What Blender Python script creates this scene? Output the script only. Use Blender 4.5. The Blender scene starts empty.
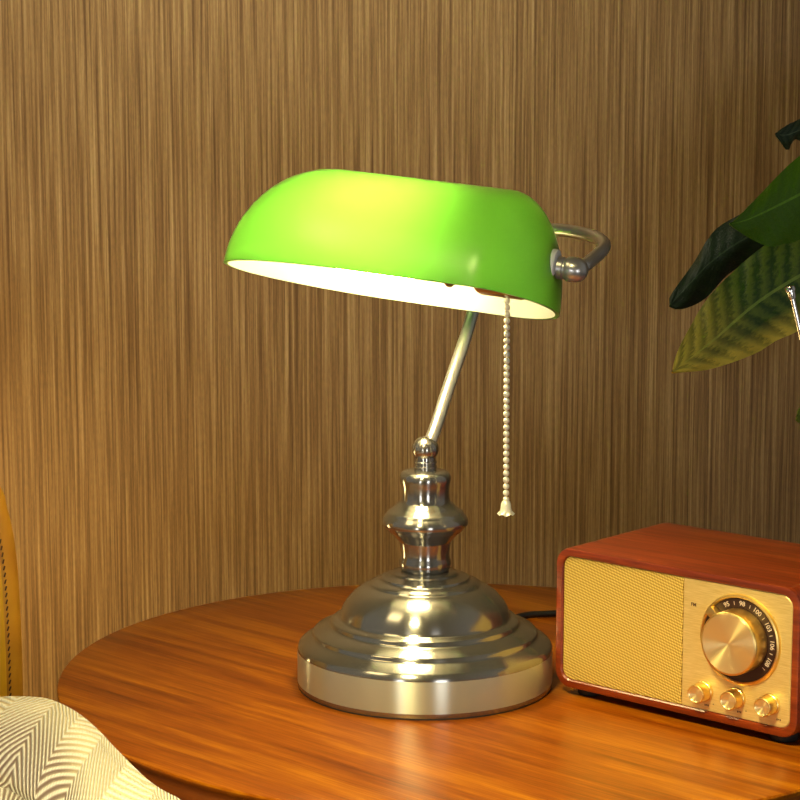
import bpy, bmesh, math, random
from mathutils import Vector, Matrix
random.seed(7)
C = bpy.context.scene.collection
SC = bpy.context.scene
PI = math.pi
FLOOR_Z = -0.55            # the table surface is z = 0

# ------------------------------------------------------------------ camera
PITCH = math.atan(284/2000.0)
CAM = Vector((-.0167, -1.2985, .3797))
cd = bpy.data.cameras.new('camera'); cam = bpy.data.objects.new('camera', cd); C.objects.link(cam)
cam.location = CAM; cam.rotation_euler = (PI/2-PITCH, 0, 0)
cd.sensor_width = 36; cd.lens = 90; cd.clip_start = .02; cd.clip_end = 50
SC.camera = cam
FW = Vector((0, math.cos(PITCH), -math.sin(PITCH))); RT = Vector((1, 0, 0)); UP = RT.cross(FW)
def aty(x, y, Y):                       # where the sight line of a picture point crosses the vertical plane y = Y
    r = FW + RT*((x-400)/2000.0) - UP*((y-400)/2000.0)
    return CAM + r*((Y-CAM.y)/r.y)

# ------------------------------------------------------------------ object helpers
def obj(name, bm, mats, parent=None, smooth=True, angle=40):
    me = bpy.data.meshes.new(name)
    bmesh.ops.recalc_face_normals(bm, faces=bm.faces)
    bm.to_mesh(me); bm.free()
    o = bpy.data.objects.new(name, me); C.objects.link(o)
    for m in (mats if isinstance(mats, (list, tuple)) else [mats]): me.materials.append(m)
    if smooth:
        me.polygons.foreach_set('use_smooth', [True]*len(me.polygons))
        me.set_sharp_from_angle(angle=math.radians(angle))
    if parent: o.parent = parent
    return o
def empty(name, loc, label, cat, rz=0, group=None):
    o = bpy.data.objects.new(name, None); C.objects.link(o); o.location = loc; o.rotation_euler = (0, 0, rz)
    o.empty_display_size = .03; o['label'] = label; o['category'] = cat
    if group: o['group'] = group
    return o
def lathe(bm, prof, seg=64, M=Matrix(), sx=1, sy=1, cap0=True, cap1=True, mat=0):
    rings = []
    for r, z in prof:
        if r < 1e-6: rings.append([bm.verts.new(M @ Vector((0, 0, z)))])
        else: rings.append([bm.verts.new(M @ Vector((r*sx*math.cos(2*PI*i/seg), r*sy*math.sin(2*PI*i/seg), z))) for i in range(seg)])
    fs = []
    for a, b in zip(rings, rings[1:]):
        for i in range(seg):
            j = (i+1) % seg
            if len(a) == 1 and len(b) == 1: continue
            if len(a) == 1: fs.append(bm.faces.new((a[0], b[j], b[i])))
            elif len(b) == 1: fs.append(bm.faces.new((a[i], a[j], b[0])))
            else: fs.append(bm.faces.new((a[i], a[j], b[j], b[i])))
    if cap0 and len(rings[0]) > 1: fs.append(bm.faces.new(rings[0][::-1]))
    if cap1 and len(rings[-1]) > 1: fs.append(bm.faces.new(rings[-1]))
    for f in fs: f.material_index = mat
    return bm
def fine(prof, n=5):                    # Catmull-Rom smoothing of an open list of tuples
    P = [Vector(p) for p in prof]; out = []
    for i in range(len(P)-1):
        p0 = P[max(i-1, 0)]; p1 = P[i]; p2 = P[i+1]; p3 = P[min(i+2, len(P)-1)]
        for k in range(n):
            t = k/n
            out.append(.5*((2*p1)+(p2-p0)*t+(2*p0-5*p1+4*p2-p3)*t*t+(3*p1-p0-3*p2+p3)*t**3))
    out.append(P[-1]); return out
def tube(bm, pts, r, seg=14, cap=True):
    pts = [Vector(p) for p in pts]; rad = r if callable(r) else (lambda t: r)
    n = len(pts); prev = None; rings = []
    for i, p in enumerate(pts):
        d = (pts[min(i+1, n-1)]-pts[max(i-1, 0)]).normalized()
        if prev is None:
            a = d.orthogonal().normalized()
        else:
            a = (prev - d*prev.dot(d)).normalized()
        prev = a; b = d.cross(a); R = rad(i/(n-1))
        rings.append([bm.verts.new(p + (a*math.cos(2*PI*k/seg)+b*math.sin(2*PI*k/seg))*R) for k in range(seg)])
    for u, v in zip(rings, rings[1:]):
        for k in range(seg):
            j = (k+1) % seg; bm.faces.new((u[k], u[j], v[j], v[k]))
    if cap: bm.faces.new(rings[0][::-1]); bm.faces.new(rings[-1])
    return bm
def box(bm, lo, hi, M=Matrix(), bev=0, seg=2):
    x0, y0, z0 = lo; x1, y1, z1 = hi
    vs = [bm.verts.new(M @ Vector(p)) for p in ((x0,y0,z0),(x1,y0,z0),(x1,y1,z0),(x0,y1,z0),(x0,y0,z1),(x1,y0,z1),(x1,y1,z1),(x0,y1,z1))]
    fs = [bm.faces.new([vs[i] for i in q]) for q in ((3,2,1,0),(4,5,6,7),(0,1,5,4),(1,2,6,5),(2,3,7,6),(3,0,4,7))]
    if bev:
        es = list({e for f in fs for e in f.edges})
        bmesh.ops.bevel(bm, geom=es, offset=bev, segments=seg, affect='EDGES', profile=.5)
    return bm
def ball(bm, c, r, M=Matrix(), u=12, v=8, s=(1,1,1)):
    bmesh.ops.create_uvsphere(bm, u_segments=u, v_segments=v, radius=r, matrix=M @ Matrix.Translation(c) @ Matrix.Diagonal((*s, 1)))
    return bm
def rrect(x0, z0, x1, z1, r, n=10):     # rounded rectangle outline in x, z
    out = []
    for cx, cz, a in ((x1-r, z0+r, -PI/2), (x1-r, z1-r, 0), (x0+r, z1-r, PI/2), (x0+r, z0+r, PI)):
        for k in range(n+1):
            t = a + PI/2*k/n; out.append((cx+r*math.cos(t), cz+r*math.sin(t)))
    return out
def loft(bm, rings, cap=True, mat=0):
    R = [[bm.verts.new(p) for p in ring] for ring in rings]
    for a, b in zip(R, R[1:]):
        for i in range(len(a)):
            j = (i+1) % len(a); bm.faces.new((a[i], a[j], b[j], b[i])).material_index = mat
    if cap: bm.faces.new(R[0][::-1]).material_index = mat; bm.faces.new(R[-1]).material_index = mat
    return bm

# ------------------------------------------------------------------ material helpers
class NT:
    def __init__(s, name):
        s.m = bpy.data.materials.new(name); s.m.use_nodes = True; s.t = s.m.node_tree; s.t.nodes.clear()
        s.out = s.n('ShaderNodeOutputMaterial')
    def n(s, kind, **kw):
        nd = s.t.nodes.new(kind)
        for k, v in kw.items():
            if k in nd.inputs.keys() if isinstance(k, str) else False: nd.inputs[k].default_value = v
            else: setattr(nd, k, v)
        return nd
    def l(s, a, b): s.t.links.new(a, b)
    def math(s, op, a, b=None, c=None):
        nd = s.n('ShaderNodeMath'); nd.operation = op
        for i, v in enumerate((a, b, c)):
            if v is None: continue
            if isinstance(v, (int, float)): nd.inputs[i].default_value = v
            else: s.l(v, nd.inputs[i])
        return nd.outputs[0]
    def coord(s, which='Object'): return s.n('ShaderNodeTexCoord').outputs[which]
    def mapping(s, vec, scale=(1,1,1), rot=(0,0,0), loc=(0,0,0)):
        nd = s.n('ShaderNodeMapping'); s.l(vec, nd.inputs['Vector'])
        nd.inputs['Scale'].default_value = scale; nd.inputs['Rotation'].default_value = rot; nd.inputs['Location'].default_value = loc
        return nd.outputs[0]
    def noise(s, vec, scale=5, detail=4, rough=.5, dist=0):
        nd = s.n('ShaderNodeTexNoise'); s.l(vec, nd.inputs['Vector'])
        nd.inputs['Scale'].default_value = scale; nd.inputs['Detail'].default_value = detail
        nd.inputs['Roughness'].default_value = rough; nd.inputs['Distortion'].default_value = dist
        return nd.outputs[0]
    def ramp(s, fac, stops):
        nd = s.n('ShaderNodeValToRGB'); s.l(fac, nd.inputs[0]); e = nd.color_ramp.elements
        while len(e) < len(stops): e.new(.5)
        for q, (p, c) in zip(e, stops): q.position = p; q.color = (*c, 1)
        return nd.outputs[0]
    def mix(s, fac, a, b, blend='MIX'):
        nd = s.n('ShaderNodeMix'); nd.data_type = 'RGBA'; nd.blend_type = blend
        for i, v in ((0, fac), (6, a), (7, b)):
            if isinstance(v, (int, float)): nd.inputs[i].default_value = v
            elif isinstance(v, tuple): nd.inputs[i].default_value = (*v, 1)
            else: s.l(v, nd.inputs[i])
        return nd.outputs[2]
    def bump(s, h, strength=.3, dist=.001):
        nd = s.n('ShaderNodeBump'); s.l(h, nd.inputs['Height']); nd.inputs['Strength'].default_value = strength; nd.inputs['Distance'].default_value = dist
        return nd.outputs[0]
    def bsdf(s, color, rough=.5, metal=0, normal=None, **kw):
        b = s.n('ShaderNodeBsdfPrincipled')
        if isinstance(color, tuple): b.inputs['Base Color'].default_value = (*color, 1)
        else: s.l(color, b.inputs['Base Color'])
        if isinstance(rough, (int, float)): b.inputs['Roughness'].default_value = rough
        else: s.l(rough, b.inputs['Roughness'])
        b.inputs['Metallic'].default_value = metal
        if normal is not None: s.l(normal, b.inputs['Normal'])
        for k, v in kw.items(): b.inputs[k.replace('_', ' ')].default_value = v
        s.b = b; return b
    def done(s, sh): s.l(sh.outputs[0] if hasattr(sh, 'outputs') else sh, s.out.inputs[0]); return s.m

def plain(name, color, rough=.5, metal=0, **kw):
    t = NT(name); return t.done(t.bsdf(color, rough, metal, **kw))

def mat_wall():
    t = NT('striped veneer'); co = t.coord()
    a = t.noise(t.mapping(co, (1, 1, .008)), 300, 2, .7)
    b = t.noise(t.mapping(co, (1, 1, .016), loc=(3, 0, 1)), 620, 2, .6)
    c = t.noise(t.mapping(co, (1, 1, .05), loc=(7, 0, 2)), 55, 3, .6)
    g = t.noise(t.mapping(co, (1, 1, .16)), 900, 2, .6)
    f = t.math('ADD', t.math('MULTIPLY', a, .58), t.math('MULTIPLY', b, .42))
    col = t.ramp(f, [(.36, W_D), (.46, W_M), (.54, W_L), (.66, W_LL)])
    col = t.mix(t.math('MULTIPLY', c, .5), col, W_O)
    col = t.mix(.22, col, t.ramp(g, [(.35, (.06, .04, .02)), (.65, (.5, .4, .25))]), 'OVERLAY')
    return t.done(t.bsdf(col, .55, 0, t.bump(t.math('ADD', f, t.math('MULTIPLY', g, .3)), .35, .0012), Specular_IOR_Level=.25))
W_D = (.085, .043, .012); W_M = (.18, .103, .034); W_L = (.265, .166, .062); W_LL = (.41, .285, .125); W_O = (.165, .086, .025)

def mat_wood(name, dark, mid, light, rough, rz=0, scale=1., coat=.0, spec=.5, tint=(1, 1, 1)):
    t = NT(name); co = t.coord()
    m = t.mapping(t.mapping(co, (1, 1, 1), (0, 0, rz)), (.7*scale, 9*scale, 9*scale))
    big = t.noise(m, 3.2, 5, .6, .6)
    fineg = t.noise(t.mapping(t.mapping(co, (1, 1, 1), (0, 0, rz)), (5*scale, 120*scale, 120*scale)), 4, 3, .6)
    streak = t.noise(t.mapping(t.mapping(co, (1, 1, 1), (0, 0, rz)), (1.2*scale, 34*scale, 34*scale), loc=(2, 5, 1)), 3, 4, .65)
    f = t.math('ADD', t.math('MULTIPLY', big, .36), t.math('ADD', t.math('MULTIPLY', streak, .40), t.math('MULTIPLY', fineg, .24)))
    col = t.ramp(f, [(.36, dark), (.5, mid), (.64, light)])
    return t.done(t.bsdf(col, rough, 0, t.bump(t.math('ADD', fineg, streak), .06, .0006), Coat_Weight=coat, Coat_Roughness=.08, Specular_IOR_Level=spec, Specular_Tint=(*tint, 1)))

def mat_brushed(name, color, rough=.33, aniso=.75, axis='Z', metal=1.):
    t = NT(name)
    b = t.bsdf(color, rough, metal, Anisotropic=aniso, Anisotropic_Rotation=.25)
    tg = t.n('ShaderNodeTangent'); tg.direction_type = 'RADIAL'; tg.axis = axis
    t.l(tg.outputs[0], b.inputs['Tangent'])
    return t.done(b)

def mat_shade():
    t = NT('green glass')
    d = t.n('ShaderNodeBsdfDiffuse'); d.inputs[0].default_value = (.016, .12, .014, 1)
    tr = t.n('ShaderNodeBsdfTranslucent'); tr.inputs[0].default_value = (.138, .47, .056, 1)
    mx = t.n('ShaderNodeMixShader'); mx.inputs[0].default_value = .72; t.l(d.outputs[0], mx.inputs[1]); t.l(tr.outputs[0], mx.inputs[2])
    g = t.n('ShaderNodeBsdfGlossy'); g.inputs['Roughness'].default_value = .3
    fr = t.n('ShaderNodeFresnel'); fr.inputs[0].default_value = 1.5
    m2 = t.n('ShaderNodeMixShader'); t.l(fr.outputs[0], m2.inputs[0]); t.l(mx.outputs[0], m2.inputs[1]); t.l(g.outputs[0], m2.inputs[2])
    return t.done(m2)
def mat_lining():
    t = NT('white glass lining')
    d = t.n('ShaderNodeBsdfDiffuse'); d.inputs[0].default_value = (.55, .55, .53, 1)
    tr = t.n('ShaderNodeBsdfTranslucent'); tr.inputs[0].default_value = (.95, .95, .85, 1)
    mx = t.n('ShaderNodeMixShader'); mx.inputs[0].default_value = .42; t.l(d.outputs[0], mx.inputs[1]); t.l(tr.outputs[0], mx.inputs[2])
    return t.done(mx)

def mat_emit(name, color, s):
    t = NT(name); e = t.n('ShaderNodeEmission'); e.inputs[0].default_value = (*color, 1); e.inputs[1].default_value = s
    return t.done(e)

def mat_grille():
    t = NT('woven gold cloth'); co = t.coord()
    w1 = t.n('ShaderNodeTexWave'); t.l(t.mapping(co, (1, 1, 1), (0, math.radians(-14), 0)), w1.inputs[0]); w1.bands_direction = 'Z'; w1.inputs['Scale'].default_value = 170; w1.inputs['Distortion'].default_value = .6
    w2 = t.n('ShaderNodeTexWave'); t.l(t.mapping(co, (1, 1, 1), (0, math.radians(-8), 0)), w2.inputs[0]); w2.bands_direction = 'X'; w2.inputs['Scale'].default_value = 260; w2.inputs['Distortion'].default_value = .6
    h = t.math('MULTIPLY', t.math('ADD', w1.outputs['Fac'], .35), t.math('ADD', w2.outputs['Fac'], .35))
    col = t.ramp(h, [(.12, (.32, .19, .020)), (.6, (.64, .43, .070)), (1., (.86, .66, .18))])
    return t.done(t.bsdf(col, .45, .35, t.bump(h, .5, .0006)))

def mat_panel():
    t = NT('brushed gold panel'); co = t.coord()
    g = t.noise(t.mapping(co, (14, 1, 300)), 6, 3, .6)
    col = t.ramp(g, [(.3, (.70, .52, .17)), (.7, (.90, .72, .31))])
    return t.done(t.bsdf(col, .42, .55, t.bump(g, .12, .0003)))

def mat_knit():
    t = NT('herringbone knit'); uv = t.n('ShaderNodeTexCoord').outputs['UV']
    sp = t.n('ShaderNodeSeparateXYZ'); t.l(uv, sp.inputs[0]); u, v = sp.outputs[0], sp.outputs[1]   # metres along / down the throw
    zig = t.math('PINGPONG', u, .045)
    st = t.math('ADD', t.math('MULTIPLY', v, 1.), t.math('MULTIPLY', zig, .85))
    ph = t.math('MULTIPLY', st, 2*PI/.0066)
    s = t.math('ADD', t.math('MULTIPLY', t.math('SINE', ph), .5), .5)
    loops = t.math('ADD', t.math('MULTIPLY', t.math('SINE', t.math('MULTIPLY', u, 2*PI/.0036)), .5), .5)
    nz = t.noise(uv, 900, 2, .6)
    h = t.math('ADD', t.math('MULTIPLY', s, .7), t.math('ADD', t.math('MULTIPLY', t.math('MULTIPLY', loops, s), .35), t.math('MULTIPLY', nz, .2)))
    yarn = t.ramp(s, [(.05, (.72, .60, .38)), (.35, (.90, .83, .66)), (.7, (.96, .94, .88))])
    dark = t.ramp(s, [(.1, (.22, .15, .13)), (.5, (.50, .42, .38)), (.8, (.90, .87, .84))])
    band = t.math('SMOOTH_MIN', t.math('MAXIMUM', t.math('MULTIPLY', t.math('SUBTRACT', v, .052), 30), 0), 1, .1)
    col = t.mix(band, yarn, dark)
    return t.done(t.bsdf(col, .9, 0, t.bump(h, .9, .0022), Sheen_Weight=.2))

def mat_leaf(name, base, light, edge=None, gloss=.35, veins=.5):
    t = NT(name); uv = t.n('ShaderNodeTexCoord').outputs['UV']
    sp = t.n('ShaderNodeSeparateXYZ'); t.l(uv, sp.inputs[0]); u, v = sp.outputs[0], sp.outputs[1]       # u tip to base, v -1..1 across
    av = t.math('ABSOLUTE', v)
    nz = t.noise(t.mapping(uv, (14, 4, 1)), 3, 4, .6)
    ph = t.math('ADD', t.math('MULTIPLY', u, 105), t.math('ADD', t.math('MULTIPLY', av, -9), t.math('MULTIPLY', nz, 7)))
    rib = t.math('ADD', t.math('MULTIPLY', t.math('SINE', ph), .5), .5)
    k = t.math('MULTIPLY', t.math('MULTIPLY', rib, veins), t.math('ADD', nz, .3))
    col = t.mix(k, base, light)
    mid = t.math('LESS_THAN', av, .035)
    col = t.mix(t.math('MULTIPLY', mid, .55), col, tuple(min(1, c*2.2+.02) for c in light))
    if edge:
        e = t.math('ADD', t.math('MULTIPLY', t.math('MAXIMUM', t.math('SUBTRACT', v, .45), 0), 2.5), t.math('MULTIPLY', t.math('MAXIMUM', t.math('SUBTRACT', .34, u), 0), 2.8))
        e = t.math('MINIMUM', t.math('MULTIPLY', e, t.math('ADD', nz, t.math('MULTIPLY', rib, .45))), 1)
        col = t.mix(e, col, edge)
    return t.done(t.bsdf(col, gloss, 0, t.bump(t.math('ADD', rib, nz), .35, .0015), Specular_IOR_Level=.45))

def mat_leather():
    t = NT('mustard leather'); n1 = t.noise(t.coord(), 420, 3, .6)
    col = t.ramp(t.noise(t.coord(), 9, 3, .5), [(.3, (.62, .33, .010)), (.7, (.74, .43, .016))])
    return t.done(t.bsdf(col, .5, 0, t.bump(n1, .15, .0006)))
def mat_welt():
    t = NT('brown leather welt'); n1 = t.noise(t.coord(), 300, 3, .6)
    col = t.ramp(t.noise(t.coord(), 25, 3, .5), [(.3, (.46, .20, .010)), (.7, (.62, .31, .015))])
    return t.done(t.bsdf(col, .6, 0, t.bump(n1, .2, .0006)))

M_WALL = mat_wall()
M_TABLE = mat_wood('polished teak', (.095, .015, .001), (.25, .060, .002), (.46, .158, .004), .30, rz=math.radians(43), scale=1.2, coat=.0, spec=.42, tint=(1., .62, .14))
M_EDGE = mat_wood('polished teak edge', (.13, .026, .002), (.22, .05, .003), (.30, .08, .005), .3, rz=math.radians(43), scale=1.2, coat=.3)
M_RADIO = mat_wood('red walnut veneer', (.07, .009, .002), (.19, .026, .004), (.31, .056, .008), .32, scale=2.2, coat=.25)
M_METAL = mat_brushed('brushed antique nickel', (.34, .335, .32), .20, .88, metal=.9)
M_RIM = mat_brushed('brushed nickel rim', (.50, .525, .46), .34, .98, metal=.65)
M_ROD = plain('satin nickel', (.50, .50, .49), .28, .75)
M_BRASS = plain('aged brass socket', (.42, .22, .08), .35, 1.)
M_CHAIN = plain('pale polished chain metal', (.86, .86, .72), .25, .3)
M_SHADE = mat_shade(); M_LINING = mat_lining()
M_WHITEPL = plain('white nylon', (.75, .77, .74), .4)
M_BULB = mat_emit('lit bulb', (1., .79, .36), 66)
M_CORD = plain('black rubber cord', (.008, .008, .009), .45)
M_GRILLE = mat_grille(); M_PANEL = mat_panel()
M_GOLD = mat_brushed('spun gold', (.88, .66, .30), .32, .8, 'Y')
M_GOLDP = plain('gold knob side', (.86, .60, .20), .34, 1.)
M_DIAL = plain('dark brown dial', (.028, .010, .006), .45)
M_MARK = plain('cream dial print', (.62, .50, .40), .6)
M_INK = plain('brown panel print', (.12, .06, .02), .6)
M_BLACK = plain('black rubber', (.012, .012, .012), .6)
M_CHROME = plain('chrome', (.85, .83, .80), .16, 1.)
M_KNIT = mat_knit()
M_LEATHER = mat_leather(); M_WELT = mat_welt()
M_THREAD = plain('dark stitch thread', (.10, .04, .008), .8)
M_FLOOR = mat_wood('floor boards', (.05, .03, .015), (.09, .055, .03), (.13, .08, .045), .5, scale=.8)
M_STEM = plain('green brown stem', (.05, .07, .02), .6)
M_POT = plain('terracotta', (.35, .13, .06), .8)
M_SOIL = plain('soil', (.03, .02, .012), .95)
M_LEGW = plain('dark turned wood', (.07, .025, .01), .4)

# ------------------------------------------------------------------ the setting
bm = box(bmesh.new(), (-2.2, .52, FLOOR_Z), (2.2, .60, 2.0))
w = obj('wall_back', bm, M_WALL, smooth=False); w['kind'] = 'structure'
bm = box(bmesh.new(), (-2.2, -3.0, FLOOR_Z-.05), (2.2, .60, FLOOR_Z))
w = obj('floor', bm, M_FLOOR, smooth=False); w['kind'] = 'structure'

# ------------------------------------------------------------------ table
TC = Vector((.0327, .0275))
ta = math.atan2(.65810532, -.75292588)       # direction of the longer half axis
MT = Matrix.Translation((0, 0, 0)) @ Matrix.Rotation(ta, 4, 'Z')
AX, AY = .29109, .27194
table = empty('side_table', (TC.x, TC.y, FLOOR_Z), 'round polished orange-brown wooden side table under the lamp and radio', 'table')
def ell(prof, mat=0, bm=None):
    bm = bm or bmesh.new()
    return lathe(bm, prof, 160, Matrix.Translation((0, 0, -FLOOR_Z)) @ MT, AX, AY, mat=mat)
top = [(.955, -.024), (.975, -.0235), (.985, -.0215), (.988, -.018), (.989, -.010), (.992, -.006), (.9965, -.0042), (.9992, -.0024), (1., -.0014), (.9985, -.0003), (.996, 0), (.9, 0)]
bm = bmesh.new(); lathe(bm, top, 160, Matrix.Translation((0, 0, -FLOOR_Z)) @ MT, AX, AY)
for f in bm.faces:
    if f.calc_center_median().z < -FLOOR_Z-.0042: f.material_index = 1
obj('tabletop', bm, [M_TABLE, M_EDGE], table, angle=30)
bm = lathe(bmesh.new(), fine([(.02, .04), (.045, .05), (.032, .09), (.026, .16), (.03, .25), (.045, .30), (.034, .36), (.028, .44), (.036, .49), (.08, .515), (.12, .526)], 4), 40)
obj('pedestal', bm, M_LEGW, table)
bm = lathe(bmesh.new(), [(.19, 0), (.195, .006), (.195, .018), (.185, .026), (.10, .034), (.05, .045), (.02, .05)], 60)
obj('foot_disc', bm, M_LEGW, table)

# ------------------------------------------------------------------ lamp
LX, LY = .0001, .0145
lamp = empty('bankers_lamp', (LX, LY, 0), "lit banker's desk lamp with green glass shade and brushed metal base", 'lamp')
L0 = Vector((LX, LY, 0))
def lw(p): return Vector(p)-L0
base_prof = [(.083, 0), (.0852, .0004), (.0859, .0014), (.0860, .004), (.0860, .0250), (.0857, .0268), (.0848, .0286), (.0835, .0298),
    (.0775, .0336), (.0760, .0345), (.0755, .0352), (.0755, .0366), (.0745, .0376), (.0655, .0408), (.0640, .0416), (.0633, .0424), (.0633, .0440), (.0622, .0450),
    (.0585, .0462), (.0574, .0468), (.0568, .0485), (.0562, .0515), (.0535, .0565), (.0485, .0622), (.0425, .0664), (.0392, .0680), (.0378, .0684), (.0372, .0690), (.0368, .0700),
    (.0320, .0716), (.0308, .0720), (.0300, .0727), (.0295, .0738), (.0240, .0752), (.0228, .0757), (.0222, .0764), (.0216, .0772), (.0160, .0780), (.012, .0782)]
bm = lathe(bmesh.new(), base_prof, 128)
for f in bm.faces:
    c = f.calc_center_median()
    if .003 < c.z < .0255 and math.hypot(c.x, c.y) > .08: f.material_index = 1
obj('base', bm, [M_METAL, M_RIM], lamp, angle=50)
bm = lathe(bmesh.new(), [(.0840, -.0), (.0857, .0), (.0857, .0010), (.0840, .0010)], 96); 
for v in bm.verts: v.co.z += .0001
obj('felt_pad', bm, M_BLACK, lamp)
stem = [(.012, .0770), (.0148, .0776), (.0160, .0785), (.0168, .0800), (.0176, .0828), (.0174, .0848), (.0166, .0868), (.0163, .0890), (.0165, .0920), (.0170, .0950), (.0174, .0975), (.0176, .0984),
    (.0180, .0988), (.0190, .0998), (.0205, .1016), (.0226, .1036), (.0244, .1050), (.0252, .1056), (.0256, .1066), (.0272, .1080), (.0285, .1096), (.0288, .1112), (.0287, .1128), (.0278, .1146), (.0264, .1162), (.0258, .1170), (.0255, .1180), (.0240, .1190), (.0220, .1204), (.0204, .1218), (.0192, .1234),
    (.0176, .1244), (.0168, .1254), (.0163, .1275), (.0160, .1310), (.0161, .1340), (.0165, .1368), (.0171, .1392), (.0172, .1412), (.0168, .1430), (.0158, .1446), (.0142, .1456), (.0120, .1461), (.0085, .1464)]
bm = lathe(bmesh.new(), [(r, z) for r, z in stem], 72)
obj('turned_stem', bm, M_METAL, lamp, angle=50)
fin = [(.0074, .1460), (.0074, .1475), (.0079, .1480), (.0079, .1490), (.0070, .1496), (.0070, .1504), (.0077, .1510), (.0077, .1520), (.0069, .1527), (.0068, .1550)]
fin += [(.0090*math.sin(a), .1604-.0085*math.cos(a)) for a in [PI*(.22+.78*k/14) for k in range(14)]] + [(0, .1689)]
bm = lathe(bmesh.new(), fin, 48)
obj('ball_finial', bm, M_METAL, lamp)

# shade: rim lies in the local x, y plane (x along the lamp, -y to the viewer, z up)
SL, SB, SH = .1127, .0646, .0724
e = (-.3276, .1038, -.2462)
SM = Matrix.Translation((-.0247, -.010, .2698)) @ Matrix.Rotation(e[0], 4, 'Z') @ Matrix.Rotation(e[1], 4, 'Y') @ Matrix.Rotation(e[2], 4, 'X')
def taper(t, t0): return math.sqrt(max(0, 1-(max(t-t0, 0)/(1-t0))**2))
def shade_pt(u, a, off=0):
    t = abs(u); w = taper(t, .02 if u < 0 else .6189); h = taper(t, .37 if u < 0 else .6528)
    p = Vector((u*(SL-off), -w*math.cos(a)*(SB-off), h*math.sin(a)*(SH-off)))
    return lw(SM @ p)
bm = bmesh.new(); NU, NA = 72, 32
us = [math.sin(PI/2*(-1+2*i/NU)) for i in range(NU+1)]
def shell(off, mat):
    rows = []
    for i, u in enumerate(us):
        if i in (0, NU):
            v = bm.verts.new(shade_pt(u, 0, off)); rows.append([v]*(NA+1))
        else: rows.append([bm.verts.new(shade_pt(u, PI*k/NA, off)) for k in range(NA+1)])
    for a, b in zip(rows, rows[1:]):
        for k in range(NA):
            q = []
            for v in (a[k], a[k+1], b[k+1], b[k]):
                if v not in q: q.append(v)
            bm.faces.new(q).material_index = mat
    return rows
ro = shell(0, 0); ri = shell(.0028, 1)
for side in (0, NA):
    for i in range(NU):
        q = []
        for v in (ro[i][side], ro[i+1][side], ri[i+1][side], ri[i][side]):
            if v not in q: q.append(v)
        if len(q) > 2: bm.faces.new(q).material_index = 0
obj('lamp_shade', bm, [M_SHADE, M_LINING], lamp, angle=60)

# pivot knob on the near end of the shade
def sl(x, y, z): return lw(SM @ Vector((x, y, z)))
AXM = Matrix.Translation(-L0) @ SM @ Matrix.Translation((.1072, -.006, .0268)) @ Matrix.Rotation(PI/2, 4, 'Y')   # local z now runs along the shade
bm = lathe(bmesh.new(), [(.0, -.003), (.0104, -.003), (.0112, -.0024), (.0114, .0006), (.0114, .0018), (.0110, .0026), (.0100, .0030), (.0, .0032)], 40, AXM)
wash = obj('nylon_washer', bm, M_WHITEPL, lamp)
bm = lathe(bmesh.new(), [(.0060, .003), (.0072, .0034), (.0072, .0068), (.0066, .0074), (.0066, .0082), (.0072, .0088), (.0078, .0100), (.0081, .0125), (.0078, .0160), (.0068, .0190), (.0050, .0212), (.0026, .0224), (0, .0227)], 40, AXM)
obj('pivot_knob', bm, M_ROD, lamp)
# arm: up from the ball, behind the shade, hooked round to the knob
K = SM @ Vector((.1072+.0145, -.006, .0268))
pts = [(.0005, .0147, .166), aty(431.7, 438, .017), aty(450.3, 382, .046), aty(464, 342, .066), aty(472, 315, .078), aty(478, 293, .084), aty(490, 262, .083), aty(512, 240, .072), aty(540, 231, .055), aty(564, 230.5, .038),
       aty(588, 235, .018), aty(599, 239, .004), aty(604, 244, -.008), aty(602.5, 250, -.020), aty(594, 258, -.032), aty(584, 266, -.0455), (K.x, K.y, K.z)]
bm = tube(bmesh.new(), [lw(p) for p in fine([tuple(p) for p in pts], 8)], .0043, 16)
obj('support_arm', bm, M_ROD, lamp, angle=80)
# socket with switch housing and bulb, on the inside along the shade axis
SX = Matrix.Translation(-L0) @ SM @ Matrix.Translation((0, .0, .0275)) @ Matrix.Rotation(PI/2, 4, 'Y')
bm = lathe(bmesh.new(), [(.006, .106), (.0105, .104), (.0150, .099), (.0160, .095), (.0160, .064), (.0150, .062), (.0150, .060), (.0138, .058), (.0138, .046), (.0185, .044), (.0215, .0405), (.0215, .0390), (.0150, .0385)], 40, SX)
sock = obj('bulb_socket', bm, M_BRASS, lamp)
SB_ = Matrix.Translation(-L0) @ SM
bm = box(bmesh.new(), (.058, -.008, .0045), (.092, .008, .022), SB_, .004, 3)
obj('switch_housing', bm, M_BRASS, sock)
bm = lathe(bmesh.new(), [(0, -.045)] + [(.0290*math.sin(a), -.016-.0290*math.cos(a)) for a in [PI*.62*k/12 for k in range(1, 13)]] + [(.0225, .009), (.0180, .018), (.0142, .026), (.0120, .034), (.0118, .040)], 40, SX)
obj('bulb', bm, M_BULB, lamp)
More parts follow.
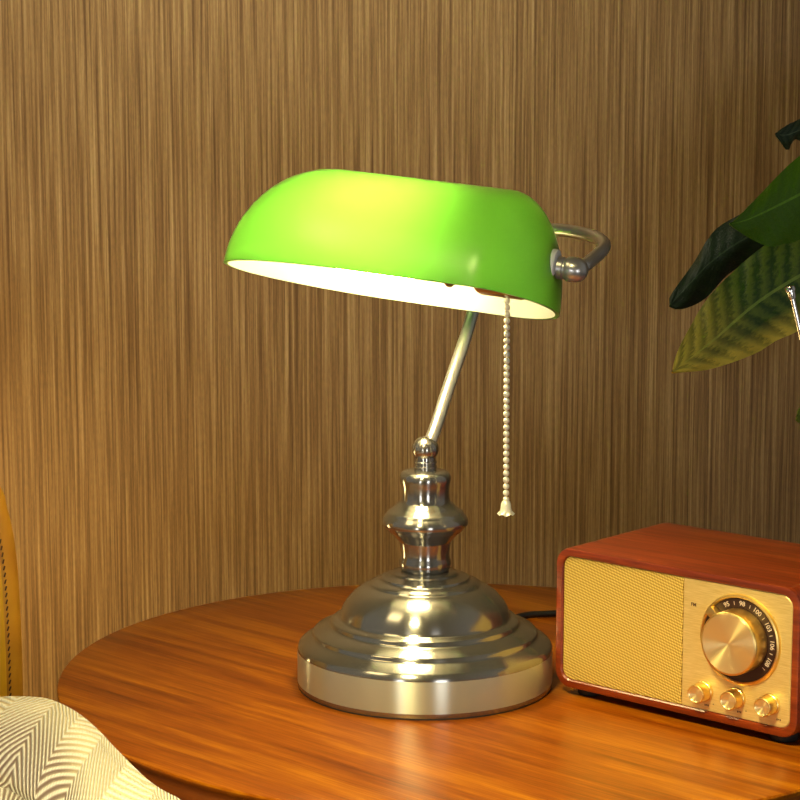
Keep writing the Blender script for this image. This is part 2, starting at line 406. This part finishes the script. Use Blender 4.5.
# pull chain
ct = SM @ Vector((.0850, -.002, .0045))
cx, cyy, cz = ct
pz = aty(507, 294, cyy); cx = pz.x
bm = bmesh.new()
ball(bm, lw((cx, cyy, pz.z+.003)), .0036, s=(1, 1, .7))
zb = aty(506, 499.5, cyy).z
obj('chain_outlet', bm, M_BRASS, lamp)
bm = bmesh.new(); z = pz.z; n = 31; step = (pz.z-zb)/n
for i in range(n+1):
    x = cx + (aty(506, 502, cyy).x-cx)*i/n
    ball(bm, lw((x, cyy, z-step*i)), .00215, u=10, v=7)
tube(bm, [lw((cx, cyy, pz.z)), lw((aty(506, 502, cyy).x, cyy, zb-.001))], .0006, 6)
chain = obj('pull_chain', bm, M_CHAIN, lamp, angle=80)
bx = aty(506, 502, cyy).x
bell = [(q*.78, w) for q, w in [(0, 0), (.0015, -.0002), (.0034, -.0016), (.0042, -.0036), (.0045, -.0058), (.0050, -.0076), (.0062, -.0092), (.0068, -.0098), (.0060, -.0096), (.0044, -.0080), (.0038, -.0060), (0, -.0050)]]
bm = lathe(bmesh.new(), bell, 40, Matrix.Translation(lw((bx, cyy, zb+.0002))))
bc = lw((bx, cyy, zb))
for v in bm.verts:
    d = v.co-bc; q = max(0, (-d.z-.0072)/.0026)
    if q > 0: v.co = bc+Vector((d.x*(1+.10*q*math.cos(6*math.atan2(d.y, d.x))), d.y*(1+.10*q*math.cos(6*math.atan2(d.y, d.x))), d.z-.0006*q*math.cos(6*math.atan2(d.y, d.x)-PI)))
ball(bm, lw((bx, cyy, zb-.0098)), .0016)
obj('chain_bell', bm, M_CHAIN, chain)
# power cord
pts = [(.03, .088, .006), (.05, .145, .0030), (.075, .186, .0026), (.101, .195, .0026), (.15, .205, .0026), (.19, .21, .0026), (.222, .222, .0030), (.243, .236, -.001), (.255, .247, -.03), (.258, .252, -.12), (.258, .255, -.35), (.256, .27, -.52), (.25, .30, -.546), (.22, .42, -.546)]
bm = tube(bmesh.new(), [lw(p) for p in fine(pts, 6)], .0025, 10)
obj('power_cord', bm, M_CORD, lamp, angle=80)

# ------------------------------------------------------------------ radio (local x along the front, y to the back, z up)
RW, RH, RD, Z0 = .1835, .0938, .1136, .006
radio = empty('table_radio', (.0859, -.0102, 0), 'retro red-brown wooden radio with gold front on the right of the table', 'radio', rz=-.7304)
bm = bmesh.new()
def ring(ins, y, r): return [(x, y, z) for x, z in rrect(ins, Z0+ins, RW-ins, Z0+RH-ins, r)]
IN = .0056
loft(bm, [ring(.001, RD, .0105), ring(0, RD-.001, .0115), ring(0, .0016, .0115), ring(.0005, .0004, .0112), ring(.0016, 0, .0105), ring(IN-.0008, 0, .0075), ring(IN, .0010, .0070), ring(IN, .0060, .0070)], cap=False)
bk = ring(.001, RD, .0105); bm.faces.new([bm.verts.new(p) for p in bk])
obj('cabinet', bm, M_RADIO, radio, angle=35)
def front(name, x0, x1, y, mat, rl, rr, thick=.004):
    pts = []
    z0, z1 = Z0+IN+.0001, Z0+RH-IN-.0001
    def corner(cx, cz, a, r):
        for k in range(9): t = a+PI/2*k/8; pts.append((cx+r*math.cos(t), cz+r*math.sin(t)))
    corner(x1-rr, z0+rr, -PI/2, rr); corner(x1-rr, z1-rr, 0, rr); corner(x0+rl, z1-rl, PI/2, rl); corner(x0+rl, z0+rl, PI, rl)
    def ins(d):
        cx, cz = (x0+x1)/2, (z0+z1)/2
        return [(x+(-d if x > cx else d), z+(-d if z > cz else d)) for x, z in pts]
    bm = loft(bmesh.new(), [[(x, y+thick, z) for x, z in pts], [(x, y+.0005, z) for x, z in pts], [(x, y, z) for x, z in ins(.0005)]])
    return obj(name, bm, mat, radio, angle=35)
front('speaker_grille', IN+.0002, .0990, .0012, M_GRILLE, .0066, .0006)
panel = front('control_panel', .0996, RW-IN-.0002, .0010, M_PANEL, .0006, .0066)
YP = .0010
DX, DZ = .1418, Z0+.0555
def ym(x, z): return Matrix.Translation((x, YP, z)) @ Matrix.Rotation(PI/2, 4, 'X')      # local z comes out of the front
DM = ym(DX, DZ)
bm = lathe(bmesh.new(), [(.0262, .0002), (.0264, .0016), (.0272, .0022), (.0282, .0018), (.0287, .0008), (.0288, .0), (.0262, 0)], 72, DM, cap0=False, cap1=False)
obj('dial_ring', bm, M_GOLDP, radio)
bm = lathe(bmesh.new(), [(.0266, 0), (.0266, .0007), (0, .0007)], 72, DM)
dial = obj('dial_plate', bm, M_DIAL, radio, angle=30)
def text(s, size, M, mat, parent, name):
    cu = bpy.data.curves.new(name, 'FONT'); cu.body = s; cu.size = size; cu.align_x = 'CENTER'; cu.align_y = 'CENTER'; cu.extrude = .00006
    cu.resolution_u = 3; cu.offset = .00004
    to = bpy.data.objects.new(name+'_curve', cu); C.objects.link(to)
    dg = bpy.context.evaluated_depsgraph_get(); me = bpy.data.meshes.new_from_object(to.evaluated_get(dg)); bpy.data.objects.remove(to)
    me.transform(M); me.name = name; me.materials.clear(); me.materials.append(mat)
    o = bpy.data.objects.new(name, me); C.objects.link(o); o.parent = parent
    return o
RN = .0229
for i, s in enumerate(('95', '98', '100', '103', '106', '108')):
    a = math.radians(115.5-28.4*i)
    M = DM @ Matrix.Translation((RN*math.cos(a), RN*math.sin(a), .0009)) @ Matrix.Rotation(a-PI/2, 4, 'Z')
    text(s, .0042, M, M_MARK, dial, 'numeral')
for i in range(6):
    a = math.radians(115.5-14.2-28.4*i)
    M = DM @ Matrix.Translation((RN*math.cos(a), RN*math.sin(a), .0009)) @ Matrix.Rotation(a-PI/2, 4, 'Z')
    obj('tick_mark', box(bmesh.new(), (-.00016, -.0011, -.0001), (.00016, .0011, .0001), M), M_MARK, dial, smooth=False)
# big tuning knob: spun face and plain side, with pointer
bm = lathe(bmesh.new(), [(.0192, .0008), (.0198, .0012), (.0198, .0125), (.0197, .0132), (.0192, .0137), (.0186, .0138)], 80, DM, cap0=True, cap1=False)
knob = obj('tuning_knob', bm, M_GOLDP, radio)
bm = lathe(bmesh.new(), [(.0187, .0128), (.0187, .0137), (.0184, .0139), (.0006, .0136), (0, .0135)], 80, Matrix())
kf = obj('knob_face', bm, mat_brushed('spun gold face', (.95, .78, .38), .36, .9, 'Z', .85), knob, angle=30); kf.matrix_local = DM
a = math.radians(140)
PM = DM @ Matrix.Rotation(a, 4, 'Z')
obj('pointer', box(bmesh.new(), (.0150, -.0030, .0010), (.0262, .0030, .0062), PM, .0006), M_GOLDP, knob)
for i, (x, z) in enumerate(((.1172, .0186), (.1408, .0190), (.1650, .0198))):
    KM = ym(x-.0008, Z0+z-.0006)
    bm = lathe(bmesh.new(), [(.0066, 0), (.0066, .0018), (.0061, .0022), (.0061, .0090), (.0059, .0097), (.0054, .0100), (.0050, .0098)], 40, KM, cap1=False)
    k = obj('control_knob', bm, M_GOLDP, radio)
    bm = lathe(bmesh.new(), [(.0051, .0080), (.0051, .0097), (.0046, .0092), (.0010, .0086), (0, .0086)], 40, Matrix())
    f = obj('knob_face', bm, bpy.data.materials['spun gold face'], k, angle=30); f.matrix_local = KM
text('FM', .0032, ym(.1075, Z0+.0720) @ Matrix.Translation((0, 0, .0003)), M_INK, panel, 'band_lettering')
for x, z in ((.1168, .0154), (.1405, .0158), (.1685, .0166)):       # illegible little print under each knob
    bm = bmesh.new()
    for k in range(3): box(bm, (x+.0002+.0011*k, YP-.00008, z-.0006+.0002*(k % 2)), (x+.0010+.0011*k, YP+.0001, z+.0006), Matrix())
    if x < .16: box(bm, (x+.0062, YP-.00008, z+.0012), (x+.0069, YP+.0001, z+.0019), Matrix())
    obj('control_marking', bm, M_INK, panel, smooth=False)
for x in (.018, RW-.018):
    for y in (.016, RD-.016):
        obj('rubber_foot', lathe(bmesh.new(), [(.008, .0003), (.0085, .001), (.009, Z0+.0004)], 28, Matrix.Translation((x, y, 0))), M_BLACK, radio)
RM = Matrix.Translation((.0859, -.0102, 0)) @ Matrix.Rotation(-.7304, 4, 'Z')
RI = RM.inverted()
A0 = Vector((.160, RD-.010, Z0+RH)); Wd = RM @ A0
tip = RI @ aty(790.5, 290, Wd.y)
bm = bmesh.new(); d = (tip-A0)
for f0, f1, r in ((0, .45, .0024), (.45, .72, .0020), (.72, 1, .0016)):
    tube(bm, [A0+d*(f0-.004), A0+d*f1], r, 12)
an = obj('antenna', bm, M_CHROME, radio)
q = d.to_track_quat('Z', 'Y').to_matrix().to_4x4()
AM = Matrix.Translation(tip) @ q
obj('antenna_tip', lathe(bmesh.new(), [(.0012, -.006), (.0022, -.0055), (.0026, -.003), (.0026, -.001), (.0033, -.0006), (.0033, .0016), (.0028, .0024), (0, .0026)], 16, AM), M_CHROME, an)
obj('antenna_socket', lathe(bmesh.new(), [(.0056, -.001), (.0056, .003), (.0045, .004), (.0026, .0042)], 20, Matrix.Translation(A0)), M_CHROME, an)

# ------------------------------------------------------------------ potted plant beyond the right edge
PX, PY = .50, .34
plant = empty('potted_plant', (PX, PY, FLOOR_Z), 'dark green broad-leaved plant reaching in above the radio at the right', 'plant')
P0 = Vector((PX, PY, FLOOR_Z))
obj('pot', lathe(bmesh.new(), [(.10, 0), (.105, .01), (.135, .24), (.145, .245), (.145, .275), (.13, .275), (.125, .25), (.12, .235)], 48, cap1=False), M_POT, plant)
obj('soil', lathe(bmesh.new(), [(.10, .21), (.124, .235), (0, .245)], 40, cap0=True), M_SOIL, plant)
obj('stem', tube(bmesh.new(), fine([(0, 0, .2), (.005, -.01, .45), (-.005, -.03, .7), (0, -.05, .9), (.004, -.06, 1.05)], 6), lambda t: .011-.006*t, 12), M_STEM, plant)
def resample(P, n):
    P = [Vector(p) for p in P]; L = [0]
    for a, b in zip(P, P[1:]): L.append(L[-1]+(b-a).length)
    out = []
    for i in range(n+1):
        s = L[-1]*i/n; k = 0
        while k < len(L)-2 and L[k+1] < s: k += 1
        t = (s-L[k])/max(L[k+1]-L[k], 1e-9); out.append(P[k].lerp(P[k+1], t))
    return out
def leaf(mid, up, lo, Y0, Y1, fold, mat, petiole):
    n, m = 36, 6
    sm = lambda L: resample(fine([(*p, 0) for p in L], 6), n)
    mid, up, lo = sm(mid), sm(up), sm(lo)
    bm = bmesh.new(); uvl = bm.loops.layers.uv.new('UVMap'); rows = []; par = {}
    for i in range(n+1):
        t = i/n; Y = Y0+(Y1-Y0)*t; row = []
        for k in range(-m, m+1):
            e = abs(k)/m; A = mid[i]; B = up[i] if k < 0 else lo[i]; p = A.lerp(B, e)
            wob = .0025*math.sin(t*31+k*.7)*e
            v = bm.verts.new(aty(p.x, p.y, Y + fold*e*e*min(1, 4*t) + wob) - P0); par[v] = (t, k/m); row.append(v)
        rows.append(row)
    for a, b in zip(rows, rows[1:]):
        for k in range(2*m):
            f = bm.faces.new((a[k], a[k+1], b[k+1], b[k]))
            for lp in f.loops: lp[uvl].uv = par[lp.vert]
    bmesh.ops.remove_doubles(bm, verts=bm.verts, dist=1e-6)
    g = bmesh.ops.solidify(bm, geom=list(bm.faces), thickness=.0009)
    base = aty(mid[-1].x, mid[-1].y, Y1) - P0
    if petiole:
        end = Vector(petiole)-P0; c = (base+end)/2 + Vector((0, 0, .012))
        tube(bm, fine([tuple(base), tuple(c), tuple(end)], 6), .0028, 8)
    return obj('leaf', bm, mat, plant, angle=70)
ML_A = mat_leaf('leaf yellow lit edge', (.026, .064, .008), (.12, .18, .02), (.72, .55, .06), .42, 1.0)  # yellow light on tip and lower edge is painted into the leaf colour
ML_B = mat_leaf('leaf dark', (.014, .030, .010), (.024, .044, .014), None, .45, .4)
ML_C = mat_leaf('leaf bright', (.060, .160, .002), (.085, .20, .004), None, .45, .25)
ML_D = mat_leaf('leaf deep', (.012, .032, .012), (.07, .10, .05), None, .4, .6)
ML_E = mat_leaf('leaf young', (.16, .22, .02), (.3, .36, .05), None, .4, .5)
def st(z): return (PX-.002, PY-.05, z)
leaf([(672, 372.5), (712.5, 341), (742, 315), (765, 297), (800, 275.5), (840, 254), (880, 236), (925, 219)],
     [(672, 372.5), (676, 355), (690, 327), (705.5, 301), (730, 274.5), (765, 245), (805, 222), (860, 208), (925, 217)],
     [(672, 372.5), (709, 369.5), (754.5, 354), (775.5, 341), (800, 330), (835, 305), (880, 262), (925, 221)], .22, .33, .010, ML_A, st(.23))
leaf([(670.5, 305), (690, 283), (712, 261), (746, 238), (790, 219), (840, 205), (890, 200)],
     [(669.5, 306), (669.5, 297), (682, 279), (695, 260.5), (712.5, 232.5), (735, 217), (780, 196), (840, 190), (890, 198)],
     [(669.5, 306), (681, 309.5), (705, 299), (730, 273), (765, 255), (810, 240), (850, 222), (890, 202)], .30, .36, .008, ML_B, st(.28))
leaf([(730, 224), (746, 220), (765, 211.5), (800, 194), (840, 172), (880, 158), (925, 150)],
     [(730, 224), (744, 211), (765, 189), (782.5, 171), (800, 155.5), (835, 132), (880, 130), (925, 148)],
     [(730, 224), (744, 235), (768.5, 246.5), (786, 243.5), (800, 239.5), (845, 215), (890, 178), (925, 152)], .19, .32, .012, ML_C, st(.34))
leaf([(776, 134), (786, 135), (800, 130), (830, 118), (870, 110), (915, 110)],
     [(776, 133), (781, 129), (790, 123.5), (800, 118.5), (835, 96), (880, 92), (915, 108)],
     [(776, 135), (787.5, 151), (793.5, 139.5), (803, 141), (840, 140), (880, 128), (915, 112)], .25, .34, .010, ML_D, st(.40))
leaf([(797.2, 416), (803, 412), (830, 396), (860, 380), (900, 350)],
     [(797.2, 415), (799, 408), (825, 384), (860, 366), (900, 348)],
     [(797.2, 417), (799, 423), (830, 410), (866, 394), (900, 352)], .24, .33, .008, ML_E, st(.13))

# ------------------------------------------------------------------ armchair at the left
CX0, CY0 = -.56, -.16
chair = empty('armchair', (CX0, CY0, FLOOR_Z), 'mustard yellow leather armchair with stitched edge at the far left', 'armchair')
Q0 = Vector((CX0, CY0, FLOOR_Z))
right = [aty(x-3, y+3, .06) for x, y in ((24, 760), (23.5, 700), (22.3, 650), (20, 600), (17.5, 565), (13, 533), (7.5, 510), (0, 487))]
R_ = [(p.x, p.z) for p in right] + [(-.318, .158), (-.345, .188), (-.385, .207), (-.45, .216), (CX0, .218)]
R_ = [(-.284, -.30), (-.284, -.16)] + R_
half = [Vector((x, z)) for x, z in R_]
half = [Vector(p[:2]) for p in fine([(p.x, p.y, 0) for p in half], 5)]
def outline(ins):
    out = []
    for i, p in enumerate(half):
        d = (half[min(i+1, len(half)-1)]-half[max(i-1, 0)]).normalized(); nrm = Vector((d.y, -d.x)); q = p-nrm*ins
        if q.x > CX0-1e-6: out.append(q)
        else: out.append(Vector((CX0, q.y)))
    return out + [Vector((2*CX0-q.x, q.y)) for q in out[::-1]][1:]
def oring(ins, y): return [Vector((p.x, y, p.y))-Q0 for p in outline(ins)]
bm = loft(bmesh.new(), [oring(.050, .150), oring(.036, .142), oring(.024, .125), oring(.010, .098), oring(.002, .080), oring(0, .070), oring(.0018, .063), oring(.0055, .058), oring(.0085, .0572)])
back = obj('backrest', bm, M_WELT, chair, angle=50)
bm = loft(bmesh.new(), [oring(.0086, .070), oring(.0086, .0575), oring(.0098, .0562), oring(.014, .0545), oring(.024, .0535)])
obj('back_cushion', bm, M_LEATHER, chair, angle=50)
bm = bmesh.new(); o1 = outline(.0066); acc = 0
o1 = resample([(p.x, p.y, 0) for p in o1[:len(o1)//2+1]], 150)
for i in range(0, 150):
    a, b = o1[i], o1[i+1]; q = a.lerp(b, .62)
    tube(bm, [Vector((a.x-.0005, .0575, a.y))-Q0, Vector((q.x+.0006, .0572, q.y))-Q0], .0006, 6)
obj('stitching', bm, M_THREAD, back)
def soft(name, lo, hi, b, mat):
    return obj(name, box(bmesh.new(), Vector(lo)-Q0, Vector(hi)-Q0, Matrix(), b, 5), mat, chair, angle=60)
soft('seat', (-.80, -.50, -.26), (-.34, .060, -.13), .035, M_LEATHER)
soft('armrest', (-.345, -.50, -.30), (-.190, -.010, -.045), .035, M_LEATHER)
soft('armrest', (-.86, -.50, -.30), (-.775, .050, -.035), .03, M_LEATHER)
for x in (-.82, -.30):
    for y in (-.46, .09):
        obj('leg', lathe(bmesh.new(), [(.011, 0), (.012, .004), (.02, .26)], 20, Matrix.Translation(Vector((x, y, FLOOR_Z))-Q0)), M_LEGW, chair)

# ------------------------------------------------------------------ knitted throw over the armrest
bm = bmesh.new(); uvl = bm.loops.layers.uv.new('UVMap'); par = {}
ridge = [((-70, 716), -.05), ((-30, 702), -.06), ((0, 697), -.08), ((30, 697), -.095), ((50, 700), -.11), ((72, 710), -.14), ((93, 726), -.17), ((112, 745), -.20), ((132, 765), -.225), ((150, 781), -.245), ((168, 792.5), -.265), ((186, 802), -.285), ((205, 822), -.295), ((215, 860), -.30), ((218, 910), -.302)]
rp = [aty(p[0], p[1]+5, Y) for p, Y in ridge]
rp = resample([tuple(p) for p in fine([tuple(p) for p in rp], 6)], 90)
rows = []
NR = 60
for i, p in enumerate(rp):
    t = i/90; row = []
    for j in range(-12, NR+1):
        if j < 0:                        # behind the ridge, falling away
            q = -j/12; y = p.y + .055*q*(1-.75*max(0, t-.25)); z = p.z - .085*q*q - .004*q; x = p.x - .03*q*max(0, t-.3); vv = -.1*q
        else:
            q = j/NR; d = .36*q
            y = p.y - d; x = p.x - .05*q
            sag = .075*(1-math.cos(min(1, d/.17)*PI/2)) + .03*q
            z = p.z - sag
            z += .020*math.exp(-((d-.100)/.020)**2)*max(0, 1-1.2*t) - .014*math.exp(-((d-.070)/.010)**2)*max(0, 1-1.2*t)
            z += .004*math.sin(t*9+d*18)*min(1, d*12)
            if q >= 0:                       # rests on the arm, hangs past its outer side
                fl = -.034 - max(0, x+.188)*7; k = .012
                z = .5*(z+fl+math.sqrt((z-fl)**2+k*k)) - .25*k
            vv = d*1.02
        v = bm.verts.new((x, y, z)); par[v] = (t*.43+.02*math.sin(vv*9), vv + .05*math.sin(t*5.)); row.append(v)
    rows.append(row)
for a, b in zip(rows, rows[1:]):
    for k in range(len(a)-1):
        f = bm.faces.new((a[k], b[k], b[k+1], a[k+1]))
        for lp in f.loops: lp[uvl].uv = par[lp.vert]
bmesh.ops.recalc_face_normals(bm, faces=bm.faces)
throw = obj('knitted_throw', bm, M_KNIT, angle=80)
sm_ = throw.modifiers.new('thickness', 'SOLIDIFY'); sm_.thickness = .006; sm_.offset = 0; sm_.use_even_offset = False
throw['label'] = 'cream herringbone knitted throw heaped over the armchair arm by the table'; throw['category'] = 'blanket'

# ------------------------------------------------------------------ light
def area(name, loc, target, size, power, color, sy=None):
    ld = bpy.data.lights.new(name, 'AREA'); ld.energy = power; ld.color = color; ld.size = size
    if sy: ld.shape = 'RECTANGLE'; ld.size_y = sy
    o = bpy.data.objects.new(name, ld); C.objects.link(o); o.location = loc
    o.rotation_euler = (Vector(target)-Vector(loc)).to_track_quat('-Z', 'Y').to_euler(); return o
area('strip_fill_left', (-1.05, -2.6, .0), (0, 0, .02), .30, 7, (1., .98, .95), .6)  # unseen strip, added to put a white stripe on the lamp base
area('strip_fill_right', (.66, -2.75, .0), (0, 0, .02), .46, 10, (1., .98, .95), .6)  # second added strip, for the other white stripe on the base
area('ceiling_light', (-.80, -.45, 1.25), (-.25, .2, -.05), .4, 4, (1., .76, .36))
ld = bpy.data.lights.new('wall_washer', 'SPOT'); ld.energy = 74; ld.color = (1., .95, .76); ld.spot_size = math.radians(52); ld.spot_blend = 1.; ld.shadow_soft_size = .12
sp = bpy.data.objects.new('wall_washer', ld); C.objects.link(sp); sp.location = (-.30, -.25, 1.25); sp.rotation_euler = (Vector((-.14, .52, .54))-sp.location).to_track_quat('-Z', 'Y').to_euler()

ld = bpy.data.lights.new('left_wall_fill', 'POINT'); ld.energy = 4.4; ld.color = (1., .74, .30); ld.shadow_soft_size = .07  # added fill with no lamp behind it, warms the lower left wall
sp = bpy.data.objects.new('left_wall_fill', ld); C.objects.link(sp); sp.location = (-.47, .20, -.04)
ld = bpy.data.lights.new('front_fill_spot', 'SPOT'); ld.energy = 145; ld.color = (1., .82, .36); ld.spot_size = math.radians(48); ld.spot_blend = 1.; ld.shadow_soft_size = .10  # added fill spot, brightens the table front, radio and throw
sp = bpy.data.objects.new('front_fill_spot', ld); C.objects.link(sp); sp.location = (-.30, -.95, 1.05); sp.rotation_euler = (Vector((.06, -.42, 0))-sp.location).to_track_quat('-Z', 'Y').to_euler()
W = bpy.data.worlds.new('World'); SC.world = W; W.use_nodes = True
nt = W.node_tree; bg = nt.nodes['Background']
tc = nt.nodes.new('ShaderNodeTexCoord'); sx = nt.nodes.new('ShaderNodeSeparateXYZ'); nt.links.new(tc.outputs['Generated'], sx.inputs[0])
ab = nt.nodes.new('ShaderNodeMath'); ab.operation = 'ABSOLUTE'; nt.links.new(sx.outputs[0], ab.inputs[0])
rp_ = nt.nodes.new('ShaderNodeValToRGB'); nt.links.new(ab.outputs[0], rp_.inputs[0])
rp_.color_ramp.elements[0].position = .3; rp_.color_ramp.elements[0].color = (.055, .045, .035, 1)       # dim room behind the viewer, paler at the sides
rp_.color_ramp.elements[1].position = .85; rp_.color_ramp.elements[1].color = (.40, .385, .36, 1)
nt.links.new(rp_.outputs[0], bg.inputs[0]); bg.inputs[1].default_value = .42

vs = SC.view_settings; SC.display_settings.display_device = 'sRGB'
vs.view_transform = 'Standard'; vs.look = 'None'; vs.exposure = 0; vs.gamma = 1; vs.use_curve_mapping = False
SC.cycles.use_denoising = True
SC.cycles.max_bounces = 10; SC.cycles.diffuse_bounces = 5; SC.cycles.transmission_bounces = 6
SC.cycles.sample_clamp_indirect = 8
